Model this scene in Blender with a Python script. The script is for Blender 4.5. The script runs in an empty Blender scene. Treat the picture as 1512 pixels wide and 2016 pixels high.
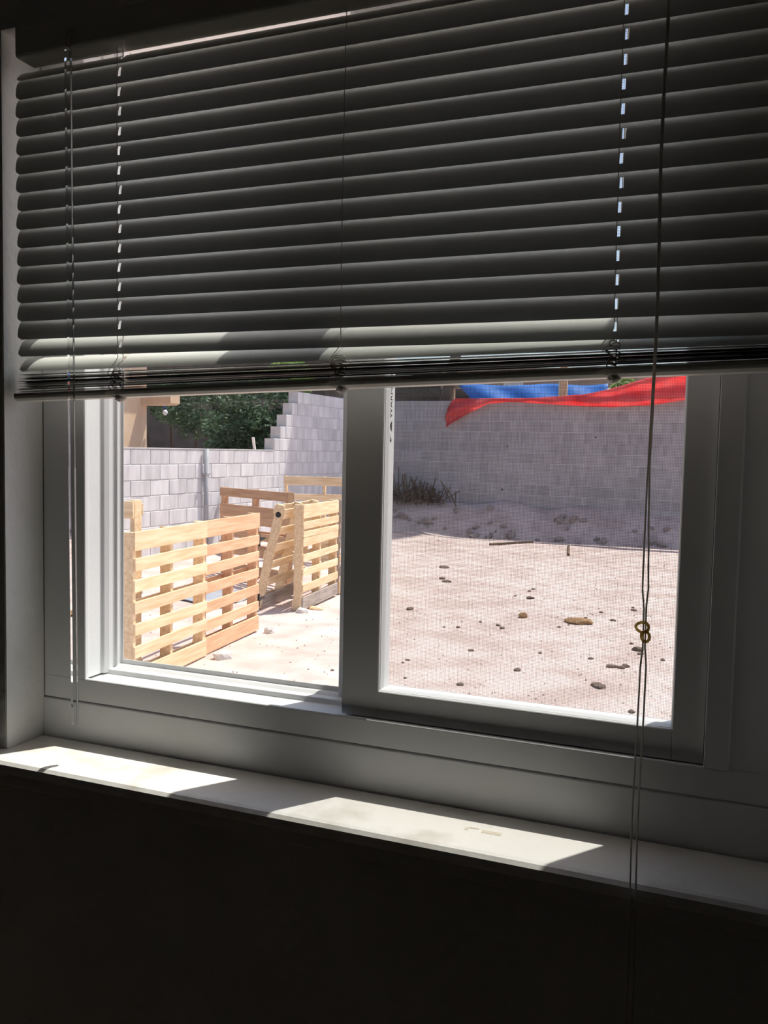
import bpy, bmesh, math, random
from mathutils import Vector, Matrix
random.seed(11)
SC = bpy.context.scene
COL = SC.collection

# ------------------------------------------------------------------ camera
cam = bpy.data.cameras.new('camera')
cam.sensor_fit = 'HORIZONTAL'; cam.sensor_width = 36.0
cam.lens = 1750.0 / 1512.0 * 36.0
cam.clip_start = 0.02; cam.clip_end = 300
camo = bpy.data.objects.new('camera', cam); COL.objects.link(camo)
r, u, w = (Vector((0.92713, 0.37418, 0.02068)), Vector((-0.04497, 0.05632, 0.9974)), Vector((-0.37204, 0.92565, -0.06904)))
camo.matrix_world = Matrix(((r.x, u.x, -w.x, 0), (r.y, u.y, -w.y, -0.9), (r.z, u.z, -w.z, 1.45), (0, 0, 0, 1)))
SC.camera = camo

# ------------------------------------------------------------------ sky, sun, exposure
SUN_EL = math.radians(65.0)
SUN_H = Vector((0.57, 0.82)).normalized()
SUN_DIR = Vector((SUN_H.x * math.cos(SUN_EL), SUN_H.y * math.cos(SUN_EL), math.sin(SUN_EL)))
wd = bpy.data.worlds.new('sky'); SC.world = wd; wd.use_nodes = True
nt = wd.node_tree
bg = nt.nodes['Background']
sky = nt.nodes.new('ShaderNodeTexSky'); sky.sky_type = 'NISHITA'
sky.sun_disc = False
sky.sun_elevation = SUN_EL
sky.sun_rotation = math.atan2(SUN_H.x, SUN_H.y)
sky.air_density = 1.0; sky.dust_density = 2.5; sky.ozone_density = 1.0
nt.links.new(sky.outputs[0], bg.inputs['Color'])
bg.inputs['Strength'].default_value = 0.2
sl = bpy.data.lights.new('sun', 'SUN'); sl.energy = 5.5; sl.angle = math.radians(0.53); sl.color = (1.0, 0.95, 0.86)
so = bpy.data.objects.new('sun', sl); COL.objects.link(so)
so.rotation_euler = SUN_DIR.to_track_quat('Z', 'Y').to_euler()
so.location = (4, 8, 12)
vs = SC.view_settings
vs.view_transform = 'Standard'; vs.look = 'None'; vs.gamma = 1.0; vs.use_curve_mapping = False
vs.exposure = 0.0
SC.cycles.use_denoising = True
SC.cycles.max_bounces = 9; SC.cycles.diffuse_bounces = 5; SC.cycles.transparent_max_bounces = 16; SC.cycles.transmission_bounces = 8
SC.cycles.use_adaptive_sampling = True; SC.cycles.adaptive_threshold = 0.03

# ------------------------------------------------------------------ helpers
def tag(o, label=None, cat=None, group=None, kind=None):
    if label: o['label'] = label
    if cat: o['category'] = cat
    if group: o['group'] = group
    if kind: o['kind'] = kind
    return o

def empty(name, loc=(0, 0, 0), rz=0.0, parent=None):
    o = bpy.data.objects.new(name, None); COL.objects.link(o)
    o.location = loc; o.rotation_euler = (0, 0, rz); o.empty_display_size = 0.05
    o.parent = parent
    return o

class MB:
    def __init__(s): s.v = []; s.f = []
    def add(s, vs, fs):
        n = len(s.v); s.v += [tuple(p) for p in vs]; s.f += [tuple(i + n for i in f) for f in fs]; return s
    def box(s, x0, x1, y0, y1, z0, z1):
        vs = [(x, y, z) for x in (x0, x1) for y in (y0, y1) for z in (z0, z1)]
        return s.add(vs, [(0, 1, 3, 2), (4, 6, 7, 5), (0, 4, 5, 1), (2, 3, 7, 6), (0, 2, 6, 4), (1, 5, 7, 3)])
    def prism(s, prof, a0, a1, axis='x'):
        """profile of (p,q) points swept along an axis; for x: (y,z), y: (x,z), z: (x,y)"""
        n = len(prof)
        def P(a, p, q):
            return {'x': (a, p, q), 'y': (p, a, q), 'z': (p, q, a)}[axis]
        vs = [P(a0, p, q) for p, q in prof] + [P(a1, p, q) for p, q in prof]
        fs = [(i, (i + 1) % n, n + (i + 1) % n, n + i) for i in range(n)]
        fs += [tuple(range(n))[::-1], tuple(range(n, 2 * n))]
        return s.add(vs, fs)
    def tube(s, pts, rad, n=6, caps=True):
        pts = [Vector(p) for p in pts]; rings = []
        rads = rad if isinstance(rad, (list, tuple)) else [rad] * len(pts)
        up = None
        for i, p in enumerate(pts):
            t = (pts[min(i + 1, len(pts) - 1)] - pts[max(i - 1, 0)]).normalized()
            if up is None:
                up = t.orthogonal().normalized()
            else:
                up = (up - t * up.dot(t))
                up = up.normalized() if up.length > 1e-6 else t.orthogonal().normalized()
            b = t.cross(up)
            rings.append([p + (up * math.cos(2 * math.pi * k / n) + b * math.sin(2 * math.pi * k / n)) * rads[i] for k in range(n)])
        vs = [q for R_ in rings for q in R_]
        fs = [(i * n + k, i * n + (k + 1) % n, (i + 1) * n + (k + 1) % n, (i + 1) * n + k) for i in range(len(pts) - 1) for k in range(n)]
        if caps: fs += [tuple(range(n))[::-1], tuple(range((len(pts) - 1) * n, len(pts) * n))]
        return s.add(vs, fs)
    def mesh(s, name, mat, smooth=False):
        me = bpy.data.meshes.new(name); me.from_pydata(s.v, [], s.f); me.update()
        bm = bmesh.new(); bm.from_mesh(me); bmesh.ops.recalc_face_normals(bm, faces=bm.faces); bm.to_mesh(me); bm.free()
        if mat: me.materials.append(mat)
        if smooth:
            for p in me.polygons: p.use_smooth = True
        return me
    def build(s, name, mat, parent=None, smooth=False, bevel=0.0, seg=2, loc=None):
        o = bpy.data.objects.new(name, s.mesh(name, mat, smooth)); COL.objects.link(o)
        o.parent = parent
        if loc: o.location = loc
        if bevel > 0:
            m = o.modifiers.new('bevel', 'BEVEL'); m.width = bevel; m.segments = seg; m.limit_method = 'ANGLE'
        return o

def link_mesh(name, me, parent=None, loc=(0, 0, 0), rot=(0, 0, 0), scale=(1, 1, 1)):
    o = bpy.data.objects.new(name, me); COL.objects.link(o)
    o.parent = parent; o.location = loc; o.rotation_euler = rot; o.scale = scale
    return o

# ------------------------------------------------------------------ materials
def material(name, c1, c2=None, scale=8.0, stretch=(1, 1, 1), rough=0.7, bump=0.0, bscale=None, rnd=0.0, spec=0.3, detail=4.0, lo=0.35, hi=0.65, translucent=0.0, coords='Object'):
    m = bpy.data.materials.new(name); m.use_nodes = True
    n = m.node_tree.nodes; l = m.node_tree.links
    b = n['Principled BSDF']; b.inputs['Roughness'].default_value = rough
    b.inputs['Specular IOR Level'].default_value = spec
    tc = n.new('ShaderNodeTexCoord'); mp = n.new('ShaderNodeMapping'); mp.inputs['Scale'].default_value = stretch
    l.new(tc.outputs[coords], mp.inputs['Vector'])
    col = None
    if c2 is not None:
        no = n.new('ShaderNodeTexNoise'); no.inputs['Scale'].default_value = scale; no.inputs['Detail'].default_value = detail
        l.new(mp.outputs[0], no.inputs['Vector'])
        rp = n.new('ShaderNodeValToRGB')
        rp.color_ramp.elements[0].position = lo; rp.color_ramp.elements[0].color = (*c1, 1)
        rp.color_ramp.elements[1].position = hi; rp.color_ramp.elements[1].color = (*c2, 1)
        l.new(no.outputs['Fac'], rp.inputs['Fac']); col = rp.outputs[0]
        if rnd > 0:
            oi = n.new('ShaderNodeObjectInfo')
            ad = n.new('ShaderNodeVectorMath'); ad.operation = 'ADD'
            cx = n.new('ShaderNodeCombineXYZ')
            mu = n.new('ShaderNodeMath'); mu.operation = 'MULTIPLY'; mu.inputs[1].default_value = 37.0
            l.new(oi.outputs['Random'], mu.inputs[0]); l.new(mu.outputs[0], cx.inputs[0]); l.new(mu.outputs[0], cx.inputs[2])
            l.new(mp.outputs[0], ad.inputs[0]); l.new(cx.outputs[0], ad.inputs[1]); l.new(ad.outputs[0], no.inputs['Vector'])
            hs = n.new('ShaderNodeHueSaturation')
            mr = n.new('ShaderNodeMapRange'); mr.inputs['To Min'].default_value = 1 - rnd; mr.inputs['To Max'].default_value = 1 + rnd
            l.new(oi.outputs['Random'], mr.inputs['Value']); l.new(mr.outputs[0], hs.inputs['Value'])
            l.new(col, hs.inputs['Color']); col = hs.outputs[0]
        l.new(col, b.inputs['Base Color'])
    else:
        b.inputs['Base Color'].default_value = (*c1, 1)
    if bump > 0:
        nb = n.new('ShaderNodeTexNoise'); nb.inputs['Scale'].default_value = bscale or scale * 4; nb.inputs['Detail'].default_value = 6
        l.new(mp.outputs[0], nb.inputs['Vector'])
        bp = n.new('ShaderNodeBump'); bp.inputs['Strength'].default_value = bump; bp.inputs['Distance'].default_value = 0.01
        l.new(nb.outputs['Fac'], bp.inputs['Height']); l.new(bp.outputs[0], b.inputs['Normal'])
    if translucent > 0:
        tr = n.new('ShaderNodeBsdfTranslucent'); mx = n.new('ShaderNodeMixShader'); mx.inputs[0].default_value = translucent
        if col is not None: l.new(col, tr.inputs['Color'])
        else: tr.inputs['Color'].default_value = (*c1, 1)
        l.new(b.outputs[0], mx.inputs[1]); l.new(tr.outputs[0], mx.inputs[2])
        l.new(mx.outputs[0], n['Material Output'].inputs['Surface'])
    return m

M = {}
M['paint'] = material('wall_paint', (0.66, 0.65, 0.61), (0.74, 0.73, 0.69), scale=5, rough=0.85, bump=0.25, bscale=90, spec=0.15)
M['reveal'] = material('reveal_plaster', (0.70, 0.70, 0.67), (0.80, 0.80, 0.78), scale=7, rough=0.8, bump=0.2, bscale=80, spec=0.15)
M['ceil'] = material('ceiling_paint', (0.66, 0.65, 0.62), (0.74, 0.73, 0.70), scale=4, rough=0.9, bump=0.15, bscale=60)
M['floor'] = material('floor_boards', (0.30, 0.24, 0.19), (0.42, 0.34, 0.27), scale=3, stretch=(1, 8, 1), rough=0.6)
M['vinyl'] = material('white_vinyl', (0.78, 0.79, 0.80), (0.83, 0.84, 0.84), scale=6, rough=0.38, spec=0.45, bump=0.03, bscale=200)
M['slat'] = material('blind_vinyl', (0.70, 0.715, 0.675), (0.75, 0.765, 0.725), scale=3, stretch=(1, 30, 30), rough=0.45, spec=0.4, translucent=0.03)
M['rail'] = material('rail_enamel', (0.66, 0.64, 0.58), (0.72, 0.70, 0.64), scale=5, rough=0.4, spec=0.4)
M['cord'] = material('cord_nylon', (0.72, 0.70, 0.63), (0.80, 0.78, 0.71), scale=400, rough=0.7, translucent=0.4)
M['brass'] = material('amber_knot', (0.85, 0.66, 0.28), (0.95, 0.80, 0.42), scale=200, rough=0.35, spec=0.5, translucent=0.8)
M['plug'] = material('clear_plug', (0.55, 0.52, 0.46), (0.62, 0.58, 0.52), scale=80, rough=0.3, translucent=0.3)
M['black'] = material('black_iron', (0.012, 0.012, 0.012), (0.03, 0.03, 0.03), scale=30, rough=0.5)
M['ink'] = material('black_ink', (0.01, 0.01, 0.01), rough=0.6)
M['wood'] = material('pallet_pine', (0.75, 0.53, 0.31), (0.91, 0.71, 0.47), scale=3.0, stretch=(1.2, 14, 14), rough=0.8, bump=0.15, bscale=40, rnd=0.10)
M['wood_red'] = material('pallet_redwood', (0.66, 0.39, 0.23), (0.82, 0.54, 0.34), scale=3.0, stretch=(1.2, 14, 14), rough=0.8, bump=0.15, bscale=40, rnd=0.10)
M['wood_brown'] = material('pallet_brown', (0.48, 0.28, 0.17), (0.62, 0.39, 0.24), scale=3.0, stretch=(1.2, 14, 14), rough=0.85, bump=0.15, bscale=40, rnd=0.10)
M['wood_grey'] = material('weathered_board', (0.30, 0.25, 0.22), (0.48, 0.41, 0.36), scale=4.0, stretch=(1.5, 16, 16), rough=0.9, bump=0.2, bscale=40, rnd=0.10)
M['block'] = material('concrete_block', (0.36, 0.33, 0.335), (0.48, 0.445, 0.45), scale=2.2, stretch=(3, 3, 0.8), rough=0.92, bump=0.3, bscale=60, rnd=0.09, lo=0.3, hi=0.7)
M['block_sunlit'] = material('sunlit_concrete_block', (0.52, 0.495, 0.51), (0.74, 0.715, 0.725), scale=2.2, stretch=(3, 3, 0.8), rough=0.92, bump=0.3, bscale=60, rnd=0.07, lo=0.3, hi=0.7)  # lighter copy of the same block, sunlight on the side wall put into the colour
M['mortar'] = material('mortar', (0.52, 0.50, 0.50), (0.62, 0.60, 0.60), scale=8, rough=0.95, bump=0.2)
M['stucco'] = material('peach_stucco', (0.62, 0.43, 0.29), (0.70, 0.51, 0.36), scale=3, rough=0.95, bump=0.4, bscale=40)
M['trunk'] = material('bark', (0.06, 0.045, 0.035), (0.11, 0.085, 0.07), scale=10, stretch=(3, 3, 0.6), rough=0.95, bump=0.4)
M['leaf'] = material('leaf_green', (0.025, 0.055, 0.028), (0.11, 0.17, 0.09), scale=1.5, rough=0.6, translucent=0.2)
M['leaf2'] = material('leaf_yellow_green', (0.12, 0.22, 0.04), (0.28, 0.38, 0.10), scale=1.5, rough=0.6, translucent=0.3)
M['brown_wall'] = material('brown_wall', (0.075, 0.065, 0.058), (0.12, 0.10, 0.09), scale=2, rough=0.95)
M['roof'] = material('dark_roof', (0.035, 0.03, 0.028), (0.07, 0.06, 0.055), scale=6, rough=0.9)
M['pale'] = material('pale_paint', (0.75, 0.70, 0.62), (0.82, 0.77, 0.70), scale=3, rough=0.8)
M['tan'] = material('tan_board', (0.36, 0.25, 0.17), (0.46, 0.33, 0.23), scale=3, stretch=(1, 6, 6), rough=0.9)
M['blue'] = material('blue_tarp', (0.05, 0.22, 0.66), (0.08, 0.29, 0.78), scale=3, rough=0.45, translucent=0.35)
M['red'] = material('red_tarp', (0.88, 0.13, 0.14), (0.95, 0.30, 0.30), scale=2, rough=0.25, spec=0.6, translucent=0.7)
M['pipe'] = material('galvanised_pipe', (0.34, 0.34, 0.36), (0.42, 0.42, 0.44), scale=8, rough=0.5)
M['plastic'] = material('grey_plastic_sheet', (0.42, 0.45, 0.52), (0.55, 0.58, 0.64), scale=6, rough=0.35, spec=0.5, translucent=0.2)
M['stone'] = material('pale_stone', (0.62, 0.58, 0.55), (0.78, 0.74, 0.70), scale=14, rough=0.95, bump=0.4)
M['clod'] = material('dark_clod', (0.13, 0.09, 0.07), (0.26, 0.19, 0.15), scale=25, rough=0.95, bump=0.4)
M['clod_rust'] = material('rust_clod', (0.30, 0.17, 0.08), (0.44, 0.28, 0.15), scale=25, rough=0.95, bump=0.4)
M['twig'] = material('dry_twig', (0.10, 0.07, 0.05), (0.20, 0.14, 0.10), scale=10, rough=0.95)
M['dirt'] = material('pink_dirt', (0.49, 0.385, 0.35), (0.63, 0.51, 0.475), scale=2.6, rough=0.97, bump=0.9, bscale=16, lo=0.36, hi=0.60, spec=0.05, detail=8)
M['lamp'] = material('lamp_enamel', (0.7, 0.74, 0.8), (0.8, 0.83, 0.88), scale=20, rough=0.3)
M['navy'] = material('lamp_navy', (0.03, 0.05, 0.14), rough=0.4)
M['wire'] = material('screen_fibreglass', (0.09, 0.09, 0.095), rough=0.6)

# sill paint with scuffs and a torn-off tape mark
ms = material('sill_paint', (0.66, 0.63, 0.57), (0.88, 0.87, 0.84), scale=11, rough=0.5, bump=0.08, bscale=60, lo=0.30, hi=0.47, detail=9)
M['sill'] = ms

def glass_mat(name, dirt=0.012):
    m = bpy.data.materials.new(name); m.use_nodes = True
    n = m.node_tree.nodes; l = m.node_tree.links
    n.remove(n['Principled BSDF'])
    tr = n.new('ShaderNodeBsdfTransparent'); tr.inputs[0].default_value = (0.975, 0.985, 0.98, 1)
    gl = n.new('ShaderNodeBsdfGlossy'); gl.inputs['Roughness'].default_value = 0.0
    df = n.new('ShaderNodeBsdfDiffuse'); df.inputs[0].default_value = (0.8, 0.8, 0.8, 1)
    lw = n.new('ShaderNodeLayerWeight')
    pw = n.new('ShaderNodeMath'); pw.operation = 'POWER'; pw.inputs[1].default_value = 4.0
    fr = n.new('ShaderNodeMath'); fr.operation = 'MULTIPLY_ADD'; fr.inputs[1].default_value = 0.25; fr.inputs[2].default_value = 0.015
    l.new(lw.outputs['Facing'], pw.inputs[0]); l.new(pw.outputs[0], fr.inputs[0])
    m1 = n.new('ShaderNodeMixShader'); m2 = n.new('ShaderNodeMixShader')
    tc = n.new('ShaderNodeTexCoord'); no = n.new('ShaderNodeTexNoise'); no.inputs['Scale'].default_value = 9; no.inputs['Detail'].default_value = 6
    mp = n.new('ShaderNodeMapping'); mp.inputs['Scale'].default_value = (2.2, 1, 0.8)
    rp = n.new('ShaderNodeMapRange'); rp.inputs['From Min'].default_value = 0.4; rp.inputs['From Max'].default_value = 0.75
    rp.inputs['To Min'].default_value = dirt * 0.3; rp.inputs['To Max'].default_value = dirt * 2.2
    l.new(tc.outputs['Object'], mp.inputs[0]); l.new(mp.outputs[0], no.inputs['Vector']); l.new(no.outputs['Fac'], rp.inputs['Value'])
    l.new(fr.outputs[0], m1.inputs[0]); l.new(tr.outputs[0], m1.inputs[1]); l.new(gl.outputs[0], m1.inputs[2])
    l.new(rp.outputs[0], m2.inputs[0]); l.new(m1.outputs[0], m2.inputs[1]); l.new(df.outputs[0], m2.inputs[2])
    l.new(m2.outputs[0], n['Material Output'].inputs['Surface'])
    return m
M['glass'] = glass_mat('window_glass')
ma = bpy.data.materials.new('clear_acrylic'); ma.use_nodes = True
pb = ma.node_tree.nodes['Principled BSDF']
pb.inputs['Transmission Weight'].default_value = 1.0; pb.inputs['Roughness'].default_value = 0.0; pb.inputs['IOR'].default_value = 1.46
pb.inputs['Base Color'].default_value = (0.95, 0.96, 0.96, 1)
M['acrylic'] = ma

# ================================================================== ROOM SHELL
X0, X1 = -0.839, 0.045            # window recess
ZS, ZH = 1.068, 1.938             # sill top, head
YR = -0.064                       # room face of the wall
YE = 0.10                         # outside face
wx0, wx1, wz0, wz1 = -2.3, 2.1, -0.3, 2.48
b = MB()
b.box(wx0, X0, YR, YE, wz0, wz1); b.box(X1, wx1, YR, YE, wz0, wz1)
b.box(X0, X1, YR, YE, wz0, 1.03); b.box(X0, X1, YR, 0.0, ZH, wz1); b.box(X0, X1, 0.0, YE, 1.992, wz1)
wf = b.build('wall_front', M['paint']); tag(wf, 'painted wall around the recessed window', kind='structure')
b = MB()
b.box(X0 - 0.0005, X0 + 0.0015, YR + 0.0005, 0.0, ZS, ZH)
b.box(X1 - 0.0015, X1 + 0.0005, YR + 0.0005, 0.0, ZS, ZH)
b.box(X0 + 0.0015, X1 - 0.0015, YR + 0.0005, 0.0, ZH - 0.0015, ZH + 0.0005)
b.build('reveal_lining', M['reveal'], wf)
def struct(name, mb, m, label=None):
    o = mb.build(name, m); tag(o, label, kind='structure'); return o
struct('wall_left', MB().box(wx0 - 0.1, wx0, -2.6, YR, -0.1, 2.48), M['paint'])
struct('wall_right', MB().box(wx1, wx1 + 0.1, -2.6, YR, -0.1, 2.48), M['paint'])
struct('wall_back', MB().box(wx0 - 0.1, wx1 + 0.1, -2.7, -2.6, -0.1, 2.48), M['paint'])
struct('floor', MB().box(wx0 - 0.1, wx1 + 0.1, -2.7, YR, -0.1, 0.0), M['floor'])
struct('ceiling', MB().box(wx0 - 0.1, wx1 + 0.1, -2.7, YE, 2.48, 2.56), M['ceil'])
# roof overhang outside: shades the upper part of the window
struct('roof_eave', MB().box(wx0 - 0.6, wx1 + 0.9, YE, 0.303, 2.50, 2.62).box(wx0 - 0.6, wx1 + 0.9, -2.8, YE, 2.56, 2.62), M['pale'], 'boxed roof overhang above the window')

# board below the window frame, sill stool and apron
trim = MB().box(X0 + 0.0015, X1 - 0.0015, -0.001, 0.03, ZS - 0.02, 1.1185).build('trim_1', M['vinyl'], bevel=0.0012)
tag(trim, 'white filler strip under the window frame', kind='structure')
prof = [(-0.004, 1.034), (-0.084, 1.034), (-0.084, 1.050), (-0.094, 1.0505), (-0.0985, 1.0535), (-0.1005, 1.058), (-0.0995, 1.0635), (-0.096, 1.067), (-0.091, ZS), (-0.004, ZS)]
sill = MB()
n = len(prof)
sill.prism([p for p in prof if p[1] > 1.04 or p[0] > -0.08][0:0] or [(-0.004, 1.050), (-0.094, 1.0505), (-0.0985, 1.0535), (-0.1005, 1.058), (-0.0995, 1.0635), (-0.096, 1.067), (-0.091, ZS), (-0.004, ZS)], X0 + 0.002, X1 - 0.002)
sill.prism([(YR - 0.0005, 1.050), (-0.094, 1.0505), (-0.0985, 1.0535), (-0.1005, 1.058), (-0.0995, 1.0635), (-0.096, 1.067), (-0.091, ZS), (YR - 0.0005, ZS)], X0 - 0.085, X0 + 0.002)
sill.prism([(YR - 0.0005, 1.050), (-0.094, 1.0505), (-0.0985, 1.0535), (-0.1005, 1.058), (-0.0995, 1.0635), (-0.096, 1.067), (-0.091, ZS), (YR - 0.0005, ZS)], X1 - 0.002, X1 + 0.085)
so_ = sill.build('trim_2', M['sill']); tag(so_, 'white painted window sill with worn rounded nose', kind='structure')
tp = MB()
for (xa, xb, ya, yb) in ((-0.246, -0.242, -0.046, -0.053), (-0.242, -0.232, -0.0445, -0.047), (-0.228, -0.208, -0.046, -0.0525)):
    tp.box(xa, xb, yb, ya, ZS, ZS + 0.0003)
tp.build('tape_scrap', material('old_tape', (0.66, 0.58, 0.46), (0.80, 0.74, 0.64), scale=60, rough=0.6), so_)
ap = MB().prism([(YR - 0.0005, 1.028), (-0.078, 1.028), (-0.084, 1.033), (-0.084, 1.0495), (YR - 0.0005, 1.0495)], X0 - 0.06, X1 + 0.06).build('trim_3', M['paint'])
tag(ap, 'apron moulding under the sill', kind='structure')

# ================================================================== WINDOW
win = empty('window_1', (-0.397, 0, 1.12)); tag(win, 'white vinyl sliding window with a fixed left pane', kind='structure')
win_inv = Matrix.Translation((0.397, 0, -1.12))
def wpart(name, mb, m, parent=None, **k):
    o = mb.build(name, m, None, **k)
    o.parent = parent or win
    o.matrix_parent_inverse = Matrix.Translation((0.397, 0, -1.12)) if parent is None else (Matrix.Translation((0.397, 0, -1.12)))
    return o
ZB = 1.1205   # frame bottom
FT = 1.990
# bottom member: front lip, sliding channel and the raised outer ledge
pb_ = [(0.0, ZB), (0.0, 1.1485), (0.0015, 1.150), (0.005, 1.150), (0.0065, 1.1465), (0.010, 1.1460), (0.041, 1.1475), (0.0425, 1.1535), (0.051, 1.1545), (0.056, 1.1580), (0.0610, 1.1580), (0.0620, 1.1640), (0.0632, 1.1640), (0.092, 1.1380), (0.092, ZB)]
wpart('frame_sill', MB().prism(pb_, X0 + 0.003, X1 - 0.002), M['vinyl'], bevel=0.0005, seg=1)
# left jamb with its glazing bead, right jamb, head
pl = [(X0 + 0.003, 0.0), (-0.7712, 0.0), (-0.7702, 0.0012), (-0.7700, 0.0062), (-0.7722, 0.0075), (-0.7722, 0.0345), (-0.7690, 0.0355), (-0.7665, 0.0425), (-0.7655, 0.0525), (-0.7625, 0.0535), (-0.7615, 0.0615), (-0.7590, 0.0620), (-0.7590, 0.0632), (-0.785, 0.072), (-0.785, 0.092), (X0 + 0.003, 0.092)]
wpart('frame_jamb', MB().prism(pl, 1.1494, FT, 'z'), M['vinyl'], bevel=0.0004, seg=1)
pr = [(X1 - 0.002, 0.0025), (0.0005, 0.0025), (-0.0005, 0.0), (-0.0225, 0.0), (-0.0225, 0.046), (-0.0200, 0.047), (-0.0100, 0.092), (X1 - 0.002, 0.092)]
wpart('frame_jamb', MB().prism(pr, 1.1494, FT, 'z'), M['vinyl'], bevel=0.0005, seg=1)
wpart('frame_head', MB().box(-0.7712, -0.0225, 0.0, 0.092, FT - 0.036, FT), M['vinyl'], bevel=0.001)
# fixed left pane
fx = wpart('fixed_glass', MB().box(-0.7605, -0.425, 0.0635, 0.0660, 1.160, FT - 0.034), M['glass'])
wpart('meeting_stile', MB().box(-0.437, -0.392, 0.052, 0.0745, 1.156, FT - 0.036), M['vinyl'], bevel=0.001)
# sliding sash on the inner track
sash = empty('sash', (0, 0, 0)); sash.parent = win; sash.matrix_parent_inverse = Matrix.Translation((0.397, 0, -1.12))
SX0, SX1, SG0, SG1 = -0.4140, -0.0235, -0.3690, -0.0540
SZ0, SG_Z0, SG_Z1, SZ1 = 1.1490, 1.1797, FT - 0.075, FT - 0.038
def spart(name, mb, m, **k):
    o = mb.build(name, m, None, **k); o.parent = sash; return o
# profile of a stile, from the front face around the glazing step
def stile(xa, xb, s):   # xa outer, xb glass side, s = sign towards glass
    return [(xa, 0.012), (xb - 0.0012 * s, 0.012), (xb, 0.0132), (xb, 0.0152), (xb + 0.0006 * s, 0.0156), (xb + 0.0015 * s, 0.0245), (xb + 0.0015 * s, 0.0275), (xb - 0.0005 * s, 0.0275), (xb - 0.0005 * s, 0.0455), (xa, 0.0455)]
spart('stile', MB().prism(stile(SX0, SG0, 1), SZ0, SZ1, 'z'), M['vinyl'], bevel=0.0003, seg=1)
spart('stile', MB().prism(stile(SX1, SG1, -1), SZ0, SZ1, 'z'), M['vinyl'], bevel=0.0003, seg=1)
spart('rail', MB().prism([(y, z) for z, y in stile(SZ0, SG_Z0, 1)], SG0 - 0.0002, SG1 + 0.0002), M['vinyl'], bevel=0.0003, seg=1)
spart('rail', MB().prism([(y, z) for z, y in stile(SZ1, SG_Z1, -1)], SG0 - 0.0002, SG1 + 0.0002), M['vinyl'], bevel=0.0003, seg=1)
spart('sash_glass', MB().box(SG0 - 0.004, SG1 + 0.004, 0.0250, 0.0275, SG_Z0 - 0.004, SG_Z1 + 0.004), M['glass'])
# weatherstrip and leftover protective film on the outer edge of the meeting stile
random.seed(3)
film = MB()
zz = 1.36
pts = []
while zz < 1.53:
    pts.append((-0.4147 - random.uniform(0.0, 0.0035), 0.030 + random.uniform(-0.008, 0.008), zz)); zz += random.uniform(0.004, 0.009)
for i in range(len(pts) - 1):
    a, c = pts[i], pts[i + 1]
    film.add([a, c, (-0.4138, c[1] + 0.006, c[2]), (-0.4138, a[1] + 0.006, a[2])], [(0, 1, 2, 3)])
spart('film_scrap', film, M['plastic'])
# printed warning on the sash return, reads upwards
def text_mesh(body, size, name):
    cu = bpy.data.curves.new(name, 'FONT'); cu.body = body; cu.size = size; cu.extrude = 0.00004
    ob = bpy.data.objects.new(name, cu); COL.objects.link(ob)
    bpy.context.view_layer.update()
    dg = bpy.context.evaluated_depsgraph_get()
    me = bpy.data.meshes.new_from_object(ob.evaluated_get(dg))
    bpy.data.objects.remove(ob); bpy.data.curves.remove(cu)
    me.name = name; me.materials.clear(); me.materials.append(M['ink'])
    return me
me = text_mesh('WARNING:', 0.0105, 'warning_print')
XT = SG0 - 0.0005 + 0.00015
o = link_mesh('warning_print', me, sash); o['label'] = 'black printed WARNING text reading upwards'
# text x -> +Z, text y -> -Y, text normal -> +X
o.matrix_local = Matrix(((0, 0, 1, XT), (0, -1, 0, 0.0375), (1.1, 0, 0, 1.486), (0, 0, 0, 1)))
tri = MB().add([(XT, 0.0375, 1.4715), (XT, 0.0375, 1.4835), (XT, 0.0290, 1.4775), (XT + 0.0001, 0.0375, 1.4715), (XT + 0.0001, 0.0375, 1.4835), (XT + 0.0001, 0.0290, 1.4775)], [(0, 1, 2), (3, 5, 4), (0, 3, 4, 1), (1, 4, 5, 2), (2, 5, 3, 0)])
spart('warning_triangle', tri, M['ink'])
mk = MB()
for i, (y, z, dy, dz) in enumerate(((0.030, 1.461, 0.0045, 0.0012), (0.030, 1.464, 0.006, 0.0010), (0.0305, 1.4665, 0.003, 0.0012), (0.0345, 1.4595, 0.002, 0.004))):
    mk.box(XT, XT + 0.0001, y, y + dy, z, z + dz)
spart('print_mark', mk, M['ink'])
# white flecks stuck to the sash glass
fm = MB()
for fx_, fz_ in ((-0.2325, 1.457), (-0.2365, 1.411), (-0.247, 1.360), (-0.1405, 1.468), (-0.242, 1.366)):
    bm = [(fx_ + 0.0013 * math.cos(a) * random.uniform(0.6, 1.1), 0.0246, fz_ + 0.0016 * math.sin(a) * random.uniform(0.6, 1.1)) for a in (0, 1, 2, 3, 4, 5)]
    fm.add(bm + [(fx_, 0.0242, fz_)], [(i, (i + 1) % 6, 6) for i in range(6)])
spart('paint_fleck', fm, M['pale'])

# insect screen outside the sliding half
scr = empty('insect_screen', (0, 0, 0)); scr.parent = win; scr.matrix_parent_inverse = Matrix.Translation((0.397, 0, -1.12))
def scpart(name, mb, m, **k):
    o = mb.build(name, m, None, **k); o.parent = scr; return o
QX0, QX1, QZ0, QZ1 = -0.443, -0.012, 1.142, FT - 0.01
for args in ((QX0, QX0 + 0.022, QZ0, QZ1), (QX1 - 0.016, QX1, QZ0, QZ1)):
    scpart('screen_stile', MB().box(args[0], args[1], 0.0765, 0.0885, args[2], args[3]), M['vinyl'], bevel=0.001)
for args in ((QZ0, QZ0 + 0.016), (QZ1 - 0.016, QZ1)):
    scpart('screen_rail', MB().box(QX0 + 0.022, QX1 - 0.016, 0.0765, 0.0885, args[0], args[1]), M['vinyl'], bevel=0.001)
wires = MB(); P = 0.0016; hw = 0.000118
x = QX0 + 0.022
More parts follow.
